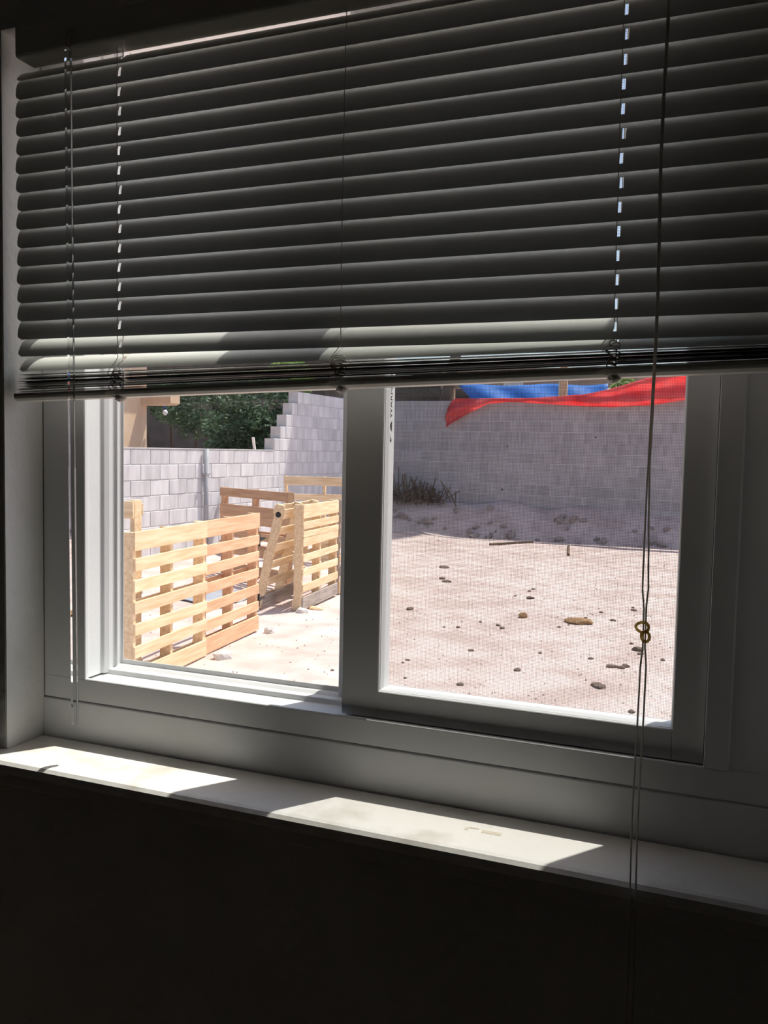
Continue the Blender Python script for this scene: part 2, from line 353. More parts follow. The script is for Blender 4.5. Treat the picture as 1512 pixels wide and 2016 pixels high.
while x < QX1 - 0.016:
    wires.box(x - hw, x + hw, 0.0811, 0.08114, QZ0 + 0.015, QZ1 - 0.015); x += P
z = QZ0 + 0.016
while z < QZ1 - 0.016:
    wires.box(QX0 + 0.021, QX1 - 0.015, 0.0809, 0.08094, z - hw, z + hw); z += P
o = scpart('screen_mesh', wires, M['wire']); o['kind'] = 'stuff'; o['label'] = 'fine dark woven insect mesh'

# ================================================================== BLIND
bl = empty('window_blind', (-0.397, -0.05, 1.50))
tag(bl, 'half-raised off-white mini blind hanging in the window recess', 'blind')
BINV = Matrix.Translation((0.397, 0.05, -1.50))
def bpart(name, mb, m, parent=None, **k):
    o = mb.build(name, m, None, **k); o.parent = parent or bl; o.matrix_parent_inverse = BINV; return o
BX0, BX1 = -0.823, 0.030
LX = (-0.6720, -0.3900, -0.1140)      # ladder positions
HOLE_W, HOLE_L = 0.0034, 0.0105
def slat_mesh(tilt, crown=0.0027, holes=True, wdt=0.0253):
    """slat along X centred on origin; tilt = angle of the window-side edge above horizontal"""
    us = [-wdt / 2, -wdt / 2 + 0.0025, -wdt / 2 + 0.005, -HOLE_L / 2, 0.0, HOLE_L / 2, wdt / 2 - 0.005, wdt / 2 - 0.0025, wdt / 2]
    rc = 0.0055
    xs = [None, BX0 + rc]
    for lx in LX: xs += [lx - HOLE_W / 2, lx + HOLE_W / 2]
    xs += [BX1 - rc, None]
    c, s = math.cos(tilt), math.sin(tilt)
    V = []
    for ci, x in enumerate(xs):
        for uu in us:
            e = max(0.0, abs(uu) - (wdt / 2 - rc)); inset = rc - math.sqrt(max(rc * rc - e * e, 0.0))
            xx = (BX0 + inset) if (x is None and ci == 0) else (BX1 - inset) if x is None else x
            h = crown * (1 - (2 * uu / wdt) ** 2)
            # u axis -> (c, s) in (Y,Z); normal towards the room and up -> (-s, c)
            V.append((xx, uu * c - h * s, uu * s + h * c))
    nu = len(us); F = []
    for ci in range(len(xs) - 1):
        hole = holes and ci in (2, 6)
        for k in range(nu - 1):
            if hole and k in (3, 4): continue
            a = ci * nu + k
            F.append((a, a + 1, a + nu + 1, a + nu))
    me = bpy.data.meshes.new('slat'); me.from_pydata(V, [], F); me.update()
    for p in me.polygons: p.use_smooth = True
    me.materials.append(M['slat'])
    return me
def place_slat(me, zl, zr, y, tilt_j=0.0, dx=0.0):
    o = bpy.data.objects.new('slat', me); COL.objects.link(o); o.parent = bl; o.matrix_parent_inverse = BINV
    mid = (BX0 + BX1) / 2
    zm = (zl + zr) / 2; slope = math.atan2(zr - zl, BX1 - BX0)
    # meshes carry world X, so rotate about the blind centre line
    o.matrix_basis = Matrix.Translation((mid + dx, y, zm)) @ Matrix.Rotation(-slope, 4, 'Y') @ Matrix.Rotation(tilt_j, 4, 'X') @ Matrix.Translation((-mid, 0, 0))
    return o
zb = [1.8789 - 0.02172 * k for k in range(15)] + [1.5545, 1.5362]
tl = [42] + [(79 - 0.3 * q) + random.uniform(-0.6, 0.6) for q in range(14)] + [61, 46]
for k in range(17):
    t = math.radians(tl[k]); me = slat_mesh(t)
    h = 0.0253 / 2 * math.sin(t)
    dr = 0.0012 if k < 15 else 0.002 if k == 15 else 0.0125
    place_slat(me, zb[k] + h, zb[k] + h + dr, -0.0555 + 0.0253 / 2 * math.cos(t) + random.uniform(-0.0004, 0.0004), 0, random.uniform(-0.0012, 0.0012))
NS = 18
flat = [slat_mesh(math.radians(a), 0.0007) for a in (1.0, 3.6, 6.0)]
for k in range(NS):
    f = (k + 0.5) / NS
    j = random.uniform(-0.00035, 0.00035)
    place_slat(random.choice(flat), 1.5112 + (1.5335 - 1.5112) * f + j, 1.5350 + (1.5490 - 1.5350) * f + j + random.uniform(-0.0003, 0.0003), -0.0485 + random.uniform(-0.0022, 0.0022), math.radians(random.uniform(-1.0, 1.0)), random.uniform(-0.002, 0.002))
# bottom rail: rounded channel, its right end a little higher
rp_ = [(-0.0132, 0.0012), (-0.0122, -0.0018), (-0.0085, -0.0048), (0.0085, -0.0048), (0.0122, -0.0018), (0.0132, 0.0012), (0.0122, 0.0046), (-0.0122, 0.0046)]
rl = MB().prism(rp_, BX0 - 0.002, BX1 + 0.002).build('bottom_rail', M['rail'], None, bevel=0.0006)
mid = (BX0 + BX1) / 2
RSL = math.atan2(1.5305 - 1.5053, BX1 - BX0)
rl.parent = bl; rl.matrix_parent_inverse = BINV
rl.matrix_basis = Matrix.Translation((mid, -0.0485, (1.5053 + 1.5305) / 2)) @ Matrix.Rotation(-RSL, 4, 'Y') @ Matrix.Translation((-mid, 0, 0))
def rail_z(x): return 1.5053 + (1.5305 - 1.5053) * (x - BX0) / (BX1 - BX0)
for lx in LX:
    zc = rail_z(lx) - 0.0048
    pg = MB().tube([(lx, -0.0530, zc + 0.0006), (lx, -0.0530, zc - 0.0022), (lx + 0.0006, -0.0530, zc - 0.0046)], [0.0070, 0.0062, 0.0030], 10)
    bpart('cord_plug', pg, M['plug'])
# head rail: open channel with rolled lower lip, end bracket, valance clip
hp = [(-0.0745, 1.9000), (-0.0735, 1.8975), (-0.0705, 1.8962), (-0.0440, 1.8962), (-0.0425, 1.8975), (-0.0425, 1.9310), (-0.0745, 1.9310)]
hr = bpart('head_rail', MB().prism(hp, -0.8055, BX1 + 0.003), M['rail'], bevel=0.0012)
bpart('end_bracket', MB().box(-0.8345, -0.8065, -0.0735, -0.0405, 1.9020, 1.9340), M['rail'], hr, bevel=0.0015)
# tilt wand on its hook
hk = bpart('wand_hook', MB().tube([(-0.722, -0.0745, 1.9130), (-0.722, -0.0790, 1.9090), (-0.7230, -0.0815, 1.9020), (-0.7240, -0.0800, 1.8965), (-0.7242, -0.0775, 1.8945)], [0.0030, 0.0032, 0.0030, 0.0022, 0.0016], 8), M['plug'])
wd_ = MB()
for i in (0,):
    p0, p1 = Vector((-0.7243, -0.0790, 1.8945)), Vector((-0.7290, -0.0660, 1.1150))
    wd_.tube([p0.lerp(p1, t) for t in (0, 0.004, 0.5, 0.994, 1.0)], [0.0022, 0.0040, 0.0040, 0.0040, 0.0034], 6)
bpart('tilt_wand', wd_, M['acrylic'])
# ladders: front and back string, rungs, lift cord through the slots
for li, lx in enumerate(LX):
    jig = (0.0012, 0.0030, -0.0035)[li]
    def wob(z, a): return lx + jig * 0.6 * (1 + math.sin(z * 9 + li * 2.0)) * 0.5 + a
    zt = 1.8970; zbm = rail_z(lx) + 0.040
    fpts = [(wob(zt - (zt - zbm) * i / 40, -0.0008), -0.0590 + 0.0006 * math.sin(i), zt - (zt - zbm) * i / 40) for i in range(41)]
    ez = fpts[-1][2]
    fpts += [(lx - 0.004, -0.060, ez - 0.006), (lx - 0.010, -0.0605, ez - 0.013), (lx - 0.0125, -0.0605, ez - 0.017), (lx - 0.0095, -0.0615, ez - 0.021), (lx - 0.0040, -0.0620, ez - 0.0235)]
    bpart('ladder_string', MB().tube(fpts, 0.00045, 5), M['cord'])
    bpts = [(wob(z_, 0.0016), -0.0385, z_) for z_ in [zt - (zt - zbm + 0.02) * i / 30 for i in range(31)]]
    bpart('ladder_string', MB().tube(bpts, 0.00045, 5), M['cord'])
    if li != 1: lc = bpart('lift_cord', MB().tube([(lx + 0.0002, -0.0495, 1.898), (lx + 0.0005, -0.0495, rail_z(lx))], 0.00065, 6), M['cord'])
    # slack loops and bunched rungs in front of the stack
    zr = rail_z(lx)
    for q in range(9):
        f = q / 8
        z0_ = zr + 0.006 + 0.020 * f
        lw = random.uniform(0.003, 0.0085); cx_ = lx + random.uniform(-0.004, 0.003); dp = random.uniform(0.0005, 0.0035)
        pts = [(cx_ + lw * math.cos(a), -0.0612 - dp * math.sin(a * 0.5), z0_ + 0.0026 * math.sin(a) + random.uniform(-0.0004, 0.0004)) for a in [i * math.pi / 6 for i in range(0, 9 + q % 4)]]
        bpart('slack_loop', MB().tube(pts, 0.0006, 5), M['cord'])
    tail = [(lx + 0.006, -0.0625, zr + 0.004), (lx - 0.002, -0.0635, zr + 0.0015), (lx - 0.010, -0.0635, zr + 0.0022), (lx - 0.0135, -0.0635, zr - 0.0004), (lx - 0.009, -0.0635, zr - 0.0024), (lx - 0.004, -0.0632, zr - 0.0030), (lx - 0.0005, -0.060, zr - 0.0058)]
    bpart('slack_loop', MB().tube(tail, 0.0006, 5), M['cord'])
# doubled pull cord with an amber knot, hangs past the sill nose
pc = empty('pull_cord', (-0.0765, -0.08, 1.9)); pc.parent = bl; pc.matrix_parent_inverse = BINV
PINV = Matrix.Translation((0.0765, 0.08, -1.9))
for s_ in (-1, 1):
    pts = []
    for i in range(61):
        z_ = 1.9 - 1.03 * i / 60
        sep = 0.0006 if z_ > 1.44 else 0.0006 + 0.0018 * min(1, (1.44 - z_) / 0.1)
        if abs(z_ - 1.298) < 0.02: sep = 0.0009
        pts.append((-0.0772 + 0.0045 * (1.9 - z_) + 0.0009 * math.sin(z_ * 21) + s_ * sep, -0.0800 - 0.0305 * (1.9 - z_) * 0.95 + s_ * 0.0005, z_))
    o = MB().tube(pts, 0.00085, 6).build('cord', M['cord'], None, smooth=True); o.parent = pc; o.matrix_parent_inverse = PINV
kx, ky, kz = -0.0745, -0.0985, 1.298
k1 = [(kx + 0.0055 * math.cos(a) - 0.001, ky - 0.001 + 0.002 * math.sin(2 * a), kz + 0.0045 * math.sin(a) + 0.002) for a in [i * 2 * math.pi / 14 for i in range(15)]]
k2 = [(kx + 0.002 + 0.0035 * math.cos(a), ky - 0.001 - 0.002 * math.sin(a), kz - 0.006 + 0.0050 * math.sin(a)) for a in [i * 2 * math.pi / 12 for i in range(13)]]
o = MB().tube(k1, 0.0013, 6).tube(k2, 0.0014, 6).build('knot', M['brass'], None, smooth=True); o.parent = pc; o.matrix_parent_inverse = PINV
o['label'] = 'amber knotted loop'

# ================================================================== YARD
ZG = -0.15
def smooth01(t): t = max(0.0, min(1.0, t)); return t * t * (3 - 2 * t)
from mathutils import noise as mnoise
def gz(x, y):
    z = ZG + 0.018 * mnoise.noise((x * 0.7, y * 0.7, 0.3)) + 0.010 * mnoise.noise((x * 2.9, y * 2.9, 1.7))
    foot = 15.15 + 0.35 * mnoise.noise((x * 0.5, 4.2, 0.0)) + 0.06 * (x + 4)
    z += 0.60 * smooth01((y - foot) / 0.95) * (1 + 0.25 * mnoise.noise((x * 1.3, y * 1.9, 5.0)))
    z += 0.10 * smooth01((-4.9 - x) / 2.0)
    return z
g = MB(); nx, ny = 96, 150
gx0, gx1, gy0, gy1 = -7.3, 1.5, 0.1, 16.2
for j in range(ny + 1):
    for i in range(nx + 1):
        x = gx0 + (gx1 - gx0) * i / nx; y = gy0 + (gy1 - gy0) * j / ny
        g.v.append((x, y, gz(x, y)))
for j in range(ny):
    for i in range(nx):
        a = j * (nx + 1) + i; g.f.append((a, a + 1, a + nx + 2, a + nx + 1))
gr = g.build('ground', M['dirt'], smooth=True); tag(gr, 'bare pinkish dirt yard with a shaded bank', kind='structure')
g2 = MB().box(-40, -7.3, 0.1, 60, ZG - 0.3, ZG - 0.02).box(1.5, 25, 0.1, 60, ZG - 0.3, ZG - 0.02).box(-7.3, 1.5, 16.2, 60, ZG - 0.3, ZG - 0.02)
o = g2.build('neighbouring_ground', M['dirt']); tag(o, 'bare dirt of the plots beyond the block walls', kind='structure')

# ------------------------------------------------------------------ block walls
def block_mesh(L, mat='block', name='block'):
    bm = bmesh.new(); bmesh.ops.create_cube(bm, size=1.0)
    for v in bm.verts: v.co = Vector((v.co.x * L, v.co.y * 0.19, v.co.z * 0.193))
    bmesh.ops.bevel(bm, geom=list(bm.edges), offset=0.006, segments=1, affect='EDGES')
    me = bpy.data.meshes.new(name); bm.to_mesh(me); bm.free(); me.materials.append(M[mat]); return me
BF, PF, PH = block_mesh(0.396), block_mesh(0.396, 'block_sunlit'), block_mesh(0.194, 'block_sunlit')
# side wall along Y at X = -7.2, top at 1.41, then half-block steps up to 2.42
CH = 0.2032
sw = empty('block_wall', (-7.2, 10.5, ZG - 0.02)); tag(sw, 'sunlit grey concrete block wall stepping up to a taller shaded end behind the pallets', 'wall')
def side_top(y):
    if y < 11.92: return 1.41
    return min(2.43, 1.41 + CH * (1 + math.floor((y - 11.92) / 0.2032)))
zt0 = 1.41 - CH * 8
for c in range(13):
    z0 = zt0 + c * CH; zc = z0 + CH / 2
    y0 = 5.6
    off = 0.2032 if c % 2 else 0.0
    ystart = y0 if c < 8 else 11.92 + (c - 8) * 0.2032
    y = y0 + off - 0.4064
    while y < 16.0:
        a, e = max(y, ystart), min(y + 0.4064, 16.02)
        L = e - a
        if L > 0.30:
            link_mesh('block', PF, sw, (random.uniform(-0.003, 0.003), (a + e) / 2 - 10.5, zc - (ZG - 0.02)), (0, 0, math.pi / 2), (L / 0.4064, 1, 1))
        elif L > 0.08:
            link_mesh('block', PH, sw, (random.uniform(-0.003, 0.003), (a + e) / 2 - 10.5, zc - (ZG - 0.02)), (0, 0, math.pi / 2), (L / 0.2032, 1, 1))
        y += 0.4064
mo = MB()
mo.box(-0.088, 0.088, 5.6 - 10.5, 11.92 - 10.5, 0, 1.405 - (ZG - 0.02))
for k in range(5):
    mo.box(-0.088, 0.088, 11.92 + k * CH - 10.5, (11.92 + (k + 1) * CH if k < 4 else 16.02) - 10.5, 0, 1.405 + CH * (k + 1) - (ZG - 0.02))
mo.build('mortar_core', M['mortar'], sw)
capm = MB().box(-0.10, 0.10, 5.6 - 10.5, 11.915 - 10.5, 1.408 - (ZG - 0.02), 1.424 - (ZG - 0.02)).build('cap_mortar', M['mortar'], sw)
# far wall along X at Y = 16.1
fw = empty('block_wall', (-3.0, 16.2, ZG - 0.02)); tag(fw, 'long shaded block wall across the back of the yard behind the insect screen', 'wall')
for c in range(14):
    zc = 2.47 - CH * (c + 0.5)
    x = -7.08 + (0.2032 if c % 2 else 0.0)
    while x < 0.6:
        link_mesh('block', BF, fw, (x + 0.2032 + 3.0, random.uniform(-0.003, 0.003), zc - (ZG - 0.02)))
        x += 0.4064
MB().box(-4.08, 3.9, -0.088, 0.088, -0.3, 2.462 - (ZG - 0.02)).build('mortar_core', M['mortar'], fw)

# pipe against the side wall
pp = empty('vertical_pipe', (-7.05, 9.86, ZG)); tag(pp, 'grey vertical pipe fixed to the sunlit block wall', 'pipe')
MB().tube([(0, 0, 0), (0, 0, 1.57)], 0.035, 10).build('pipe', M['pipe'], pp, smooth=True)
for z_ in (0.5, 1.2): MB().box(-0.06, 0.04, -0.05, 0.05, z_, z_ + 0.03).build('pipe_strap', M['pipe'], pp)
# torn plastic sheet leaning on the wall, and one lying in the pen
def sheet(name, quad, nn, m, amp, label, cat, seed):
    random.seed(seed); A, B_, C_, D_ = [Vector(q) for q in quad]; s = MB(); nrm = (B_ - A).cross(D_ - A).normalized()
    for j in range(nn + 1):
        for i in range(nn + 1):
            u_, v_ = i / nn, j / nn
            p = A.lerp(B_, u_).lerp(D_.lerp(C_, u_), v_) + nrm * amp * mnoise.noise((u_ * 5 + seed, v_ * 3, seed)) * 2
            s.v.append(tuple(p))
    for j in range(nn):
        for i in range(nn):
            a = j * (nn + 1) + i; s.f.append((a, a + 1, a + nn + 2, a + nn + 1))
    o = s.build(name, m, smooth=True)
    so2 = o.modifiers.new('solid', 'SOLIDIFY'); so2.thickness = 0.004
    tag(o, label, cat); return o
sheet('plastic_sheet', [(-6.55, 9.55, ZG + 0.1), (-6.75, 10.05, ZG + 0.1), (-7.05, 10.40, 0.78), (-7.02, 10.30, 0.80)], 12, M['plastic'], 0.05, 'torn grey plastic sheet leaning on the block wall beside the pipe', 'plastic sheet', 4)
sheet('plastic_sheet', [(-5.45, 6.75, gz(-5.45, 6.75) + 0.016), (-4.72, 6.60, gz(-4.72, 6.6) + 0.016), (-4.80, 7.5, gz(-4.8, 7.5) + 0.016), (-5.4, 7.6, gz(-5.4, 7.6) + 0.016)], 16, M['plastic'], 0.010, 'crumpled pale plastic sheet lying on the ground between the pallets', 'plastic sheet', 9)

# ------------------------------------------------------------------ pallets
random.seed(21)
BOARD = {}
def board(L, H, T, mat):
    key = (round(L, 3), round(H, 3), round(T, 3), mat)
    if key not in BOARD:
        bm = bmesh.new(); bmesh.ops.create_cube(bm, size=1.0)
        for v in bm.verts: v.co = Vector((v.co.x * L, v.co.y * T, v.co.z * H))
        bmesh.ops.bevel(bm, geom=list(bm.edges), offset=0.003, segments=1, affect='EDGES')
        me = bpy.data.meshes.new('deck_board'); bm.to_mesh(me); bm.free(); me.materials.append(M[mat]); BOARD[key] = me
    return BOARD[key]
def pallet(loc, rz, wdt, hgt, label, front, mat='wood', back=(0.06, 0.5, 0.94), tilt=(0, 0), thick=0.085, smat=None, skip=None):
    """upright pallet: x along the boards, front face towards local -y, base at z=0"""
    t = empty('wooden_pallet', loc, rz); t.rotation_euler = (tilt[0], tilt[1], rz)
    tag(t, label, 'pallet', 'wooden pallets set up as pens')
    smat = smat or mat
    for sx in (-wdt / 2 + 0.019, 0.0, wdt / 2 - 0.019):
        me_ = board(0.036, hgt - 0.01, thick, smat)
        link_mesh('stringer', me_, t, (sx, 0.016 + thick / 2, hgt / 2))
    for i, (zf, bh, *mm) in enumerate(front):
        m_ = mm[0] if mm else mat
        link_mesh('deck_board', board(wdt + random.choice((0.0, 0.004)), bh, 0.016, m_), t, (random.uniform(-0.004, 0.004), 0.008, zf * hgt), (0, random.uniform(-0.008, 0.008), random.uniform(-0.003, 0.003)))
    for zf in back:
        link_mesh('back_board', board(wdt, 0.085, 0.014, smat), t, (random.uniform(-0.004, 0.004), 0.016 + thick + 0.007, zf * hgt))
    return t
F7 = [(0.938, 0.125), (0.79, 0.085), (0.655, 0.082), (0.515, 0.082), (0.375, 0.08), (0.235, 0.08), (0.065, 0.125)]
F7b = [(0.935, 0.13), (0.775, 0.085), (0.635, 0.083), (0.495, 0.083), (0.355, 0.083), (0.215, 0.083), (0.068, 0.13)]
HP = math.pi / 2
# front row (front faces look towards +X)
rowa = HP + math.atan2(0.107, 0.994)
p1 = pallet((-3.69, 4.33, ZG), rowa, 1.015, 1.04, 'bright yellow pine pallet standing nearest the window in the front row', F7, 'wood')
p2 = pallet((-3.82, 5.35, ZG), rowa, 1.005, 1.04, 'orange pine pallet with black strap hinges, second in the front row', F7b, 'wood_red')
for z_ in (0.80, 0.27):
    hb = MB().box(0.500, 0.512, -0.003, 0.012, z_ - 0.055, z_ + 0.055).add([(0.512, 0.012, z_ + 0.022), (0.512, 0.012, z_ - 0.022), (0.70, 0.030, z_ - 0.006), (0.70, 0.030, z_ + 0.006), (0.512, 0.018, z_ + 0.022), (0.512, 0.018, z_ - 0.022), (0.70, 0.036, z_ - 0.006), (0.70, 0.036, z_ + 0.006)], [(0, 1, 2, 3), (7, 6, 5, 4), (0, 3, 7, 4), (1, 5, 6, 2), (0, 4, 5, 1), (3, 2, 6, 7)])
    o = hb.build('strap_hinge', M['black'], p2); o['label'] = 'black iron strap hinge'
F3 = [(0.93, 0.135), (0.80, 0.075), (0.715, 0.06), (0.645, 0.085), (0.50, 0.07), (0.36, 0.075), (0.215, 0.08), (0.075, 0.13, 'wood_grey')]
p3 = pallet((-4.005, 7.36, ZG), rowa, 1.06, 1.06, 'pale pine pallet with a weathered bottom board, behind the leaning pallet', F3, 'wood', smat='wood')
p4 = pallet((-4.14, 8.52, ZG), rowa, 1.05, 1.06, 'weathered grey pallet half hidden by the window mullion', [(0.93, 0.12, 'wood_grey'), (0.79, 0.10, 'wood_grey'), (0.66, 0.085, 'wood_grey'), (0.52, 0.085, 'wood_grey'), (0.38, 0.06, 'wood'), (0.24, 0.11, 'wood_grey'), (0.07, 0.14, 'wood')], 'wood', smat='wood_grey')
# end pallet at the near side, standing across the row (front faces the house)
p0 = pallet((-4.365, 4.02, ZG), 0.03, 1.10, 1.235, 'tall tan pallet set crosswise at the left window edge', [(0.94, 0.12), (0.775, 0.10), (0.61, 0.105), (0.46, 0.105), (0.33, 0.10), (0.19, 0.10), (0.06, 0.12)], 'wood')
# leaning pallet: seen from its end
pl_ = pallet((-4.385, 7.20, ZG + 0.01), rowa, 0.98, 1.06, 'narrow pallet leaning back against the pale pallet, black bolt in its end', [(0.92, 0.10), (0.76, 0.08), (0.6, 0.08), (0.44, 0.08), (0.27, 0.08), (0.08, 0.13, 'wood_grey')], 'wood', tilt=(0.225, 0))
bo = MB().tube([(-0.478, 0.058, 0.955), (-0.493, 0.058, 0.955)], [0.034, 0.028], 10).build('bolt_head', M['black'], pl_); bo['label'] = 'black round bolt head'
# pen backs
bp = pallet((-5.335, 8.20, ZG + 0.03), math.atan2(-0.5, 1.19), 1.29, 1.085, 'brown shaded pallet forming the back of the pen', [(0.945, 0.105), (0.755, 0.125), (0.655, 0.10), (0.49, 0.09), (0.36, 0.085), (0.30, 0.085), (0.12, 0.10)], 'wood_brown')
bp2 = pallet((-5.33, 10.12, ZG + 0.02), math.atan2(0.2, 0.78), 1.12, 1.205, 'stained pallet standing tallest in front of the shaded block wall', [(0.945, 0.12), (0.76, 0.09), (0.60, 0.09), (0.43, 0.09), (0.25, 0.09), (0.08, 0.12)], 'wood')

# ------------------------------------------------------------------ stones, clods, twigs
def rock_mesh(seed, m):
    rs = random.Random(seed)
    bm = bmesh.new(); bmesh.ops.create_icosphere(bm, subdivisions=2, radius=1.0)
    for v in bm.verts:
        v.co *= 1 + 0.35 * mnoise.noise(v.co * 1.6 + Vector((seed * 3.1, 0, 0)))
    me = bpy.data.meshes.new('rock'); bm.to_mesh(me); bm.free(); me.materials.append(m); return me
def rock(name, x, y, sx, sy, sz, m, label, cat, group=None, seed=0, rz=0.0):
    o = link_mesh(name, rock_mesh(seed, m), None, (x, y, gz(x, y) + sz * 0.45), (0, 0, rz), (sx, sy, sz))
    tag(o, label, cat, group); return o
rock('stone', -3.60, 4.83, 0.085, 0.05, 0.045, M['stone'], 'white stone lying at the foot between the two front pallets', 'stone', seed=1, rz=0.9)
rock('stone', -3.76, 5.83, 0.05, 0.04, 0.04, M['stone'], 'small pale stone at the far foot of the orange pallet', 'stone', seed=2)
rock('stone', -3.93, 6.78, 0.06, 0.05, 0.035, M['stone'], 'round pale stone beside the weathered bottom board', 'stone', seed=3)
rock('wood_offcut', -3.90, 7.02, 0.08, 0.05, 0.025, M['wood'], 'short wood offcut lying by the weathered bottom board', 'offcut', seed=4)
CL = [(-1.38, 7.55, 0.16, 0.06, 'clod_rust', 'largest rusty clod on the dirt seen through the screen'),
      (-1.92, 7.56, 0.055, 0.06, 'clod_rust', 'round rusty clod left of the largest rusty clod'),
      (-3.07, 7.5, 0.06, 0.035, 'clod', 'dark clod nearest the left edge of the screened pane'),
      (-0.86, 5.29, 0.085, 0.03, 'clod', 'long dark clod nearest the bottom of the screened pane'),
      (-0.74, 6.63, 0.06, 0.04, 'clod', 'dark clod just below the amber knot'),
      (-0.85, 5.91, 0.06, 0.025, 'clod', 'flat dark clod left of its twin by the pull cord'),
      (-0.76, 5.96, 0.045, 0.03, 'clod', 'flat dark clod touching the pull cord'),
      (-3.78, 10.78, 0.13, 0.03, 'clod', 'farthest dark strip of rubble on the sunlit dirt'),
      (-3.45, 9.69, 0.06, 0.035, 'clod', 'dark clod above a second one near the farthest rubble'),
      (-3.3, 9.43, 0.07, 0.03, 'clod', 'dark clod below and right of another near the farthest rubble'),
      (-2.1, 8.7, 0.06, 0.03, 'clod', 'dark clod above the round rusty clod')]
for i, (x, y, s_, h_, m_, lb) in enumerate(CL):
    rock('dirt_clod', x, y, s_ * 0.85, s_ * 0.55, h_ * 0.6, M[m_], lb, 'clod', 'clods on the dirt yard', 20 + i, i * 0.7)
random.seed(5)
cm = [rock_mesh(60 + i, M['clod']) for i in range(4)]
for i in range(34):
    x = random.uniform(-2.7, -0.4); y = random.uniform(4.6, 9.5)
    s_ = random.uniform(0.010, 0.026)
    o = link_mesh('dirt_clod', random.choice(cm), None, (x, y, gz(x, y) + s_ * 0.25), (0, 0, random.uniform(0, 6)), (s_ * random.uniform(0.9, 1.7), s_, s_ * 0.55))
    tag(o, 'small dark clod scattered on the open dirt behind the screen', 'clod', 'clods on the dirt yard')
# fine pebbles
pe = MB()
for i in range(2600):
    x = random.uniform(-6.5, 0.6); y = random.uniform(3.6, 15.5); s_ = random.uniform(0.004, 0.016)
    z = gz(x, y); a = random.uniform(0, 6)
    c_, s2 = math.cos(a) * s_, math.sin(a) * s_
    pe.add([(x + c_, y + s2, z - s_ * .3), (x - s2, y + c_, z - s_ * .3), (x - c_, y - s2, z - s_ * .3), (x + s2, y - c_, z - s_ * .3), (x, y, z + s_ * .8)], [(0, 1, 4), (1, 2, 4), (2, 3, 4), (3, 0, 4)])
o = pe.build('gravel', material('gravel_grey', (0.34, 0.26, 0.23), (0.66, 0.56, 0.5), scale=2.5, rough=0.95)); tag(o, 'fine gravel scattered over the dirt', 'gravel', kind='stuff')
# rubble on the shaded bank
M['rubble'] = material('rubble_stone', (0.30, 0.24, 0.21), (0.50, 0.42, 0.38), scale=9, rough=0.95, bump=0.4)
rm = [rock_mesh(80 + i, M['rubble']) for i in range(5)]
for i in range(46):
    x = random.uniform(-6.9, -0.4); y = random.uniform(15.2, 15.85); s_ = random.uniform(0.035, 0.09)
    o = link_mesh('rubble', random.choice(rm), None, (x, y, gz(x, y) + s_ * 0.2), (random.uniform(0, 3), 0, random.uniform(0, 6)), (s_ * 1.5, s_, s_ * 0.6))
    tag(o, 'lump of rubble on the shaded bank under the back wall', 'rubble', 'rubble on the bank')
# stick lines on the dirt
for (a, b_, lb) in (((-4.0, 14.0), (-3.45, 14.9), 'thin stick lying on the dirt below the left end of the shaded bank'), ((-2.5, 13.2), (-2.75, 14.6), 'thin stick lying on the dirt below the middle of the shaded bank')):
    pts = [(a[0] + (b_[0] - a[0]) * t, a[1] + (b_[1] - a[1]) * t, gz(a[0] + (b_[0] - a[0]) * t, a[1] + (b_[1] - a[1]) * t) + 0.02) for t in (0, 0.3, 0.6, 1)]
    o = MB().tube(pts, 0.022, 5).build('stick', M['twig']); tag(o, lb, 'stick')
# dry brush heaped against the left foot of the back wall
br = empty('dry_brush', (-6.05, 15.75, gz(-6.05, 15.75))); tag(br, 'heap of dark dry brush at the left foot of the back wall', 'brush')
tw = MB()
for i in range(260):
    x = random.gauss(0, 0.33); a = random.uniform(0, 6.28); L = random.uniform(0.15, 0.42)
    e = (x + math.cos(a) * L * 0.5, random.uniform(-0.15, 0.15), 0.05 + abs(random.gauss(0.12, 0.12)) + (0.25 if i % 9 == 0 else 0))
    tw.tube([(x, random.uniform(-0.2, 0.2), random.uniform(-0.05, 0.15)), e], 0.012, 3, caps=False)
tw.build('twigs', M['twig'], br)['kind'] = 'stuff'

# ------------------------------------------------------------------ beyond the side wall
hs = empty('neighbour_house', (-10.5, 8.0, ZG)); tag(hs, 'peach stucco house corner above the block wall', 'house')
MB().box(-1.5, 1.5, -3.5, 3.09, -0.15, 3.6).build('stucco_wall', M['stucco'], hs)
MB().box(-1.8, 1.9, -3.8, 3.4, 3.6, 3.75).build('roof_slab', M['roof'], hs)
MB().prism([(1.30, 2.25), (1.30, 2.42), (2.06, 2.42), (2.06, 2.28), (2.0, 2.25)], 2.95, 3.20, 'y').build('roof_beam', M['stucco'], hs)
lp = empty('hanging_lamp', (-8.80, 11.27, 2.07)); tag(lp, 'small white and navy lamp hanging at the peach house corner', 'lamp')
MB().tube([(0, 0, 0.20), (0, 0, 0.10)], 0.004, 6).build('cord', M['navy'], lp)
MB().tube([(0, 0, 0.115), (0, 0, 0.09), (0, 0, 0.06), (0.005, 0, 0.05)], [0.012, 0.042, 0.046, 0.03], 10).build('lamp_cap', M['lamp'], lp, smooth=True)
MB().tube([(0.005, 0, 0.05), (0.02, 0, -0.04)], [0.034, 0.026], 10).build('lamp_body', M['navy'], lp, smooth=True)
MB().tube([(0.02, 0, -0.04), (0.03, 0, -0.08), (0.035, 0, -0.12)], [0.03, 0.046, 0.018], 10).build('lamp_shade', M['lamp'], lp, smooth=True)
bw = empty('rear_building', (-15.5, 22.0, ZG)); tag(bw, 'brown walled building in shade behind the trees', 'building')
MB().box(-9, 4.4, 0, 3, -0.2, 4.2).build('wall', M['brown_wall'], bw)
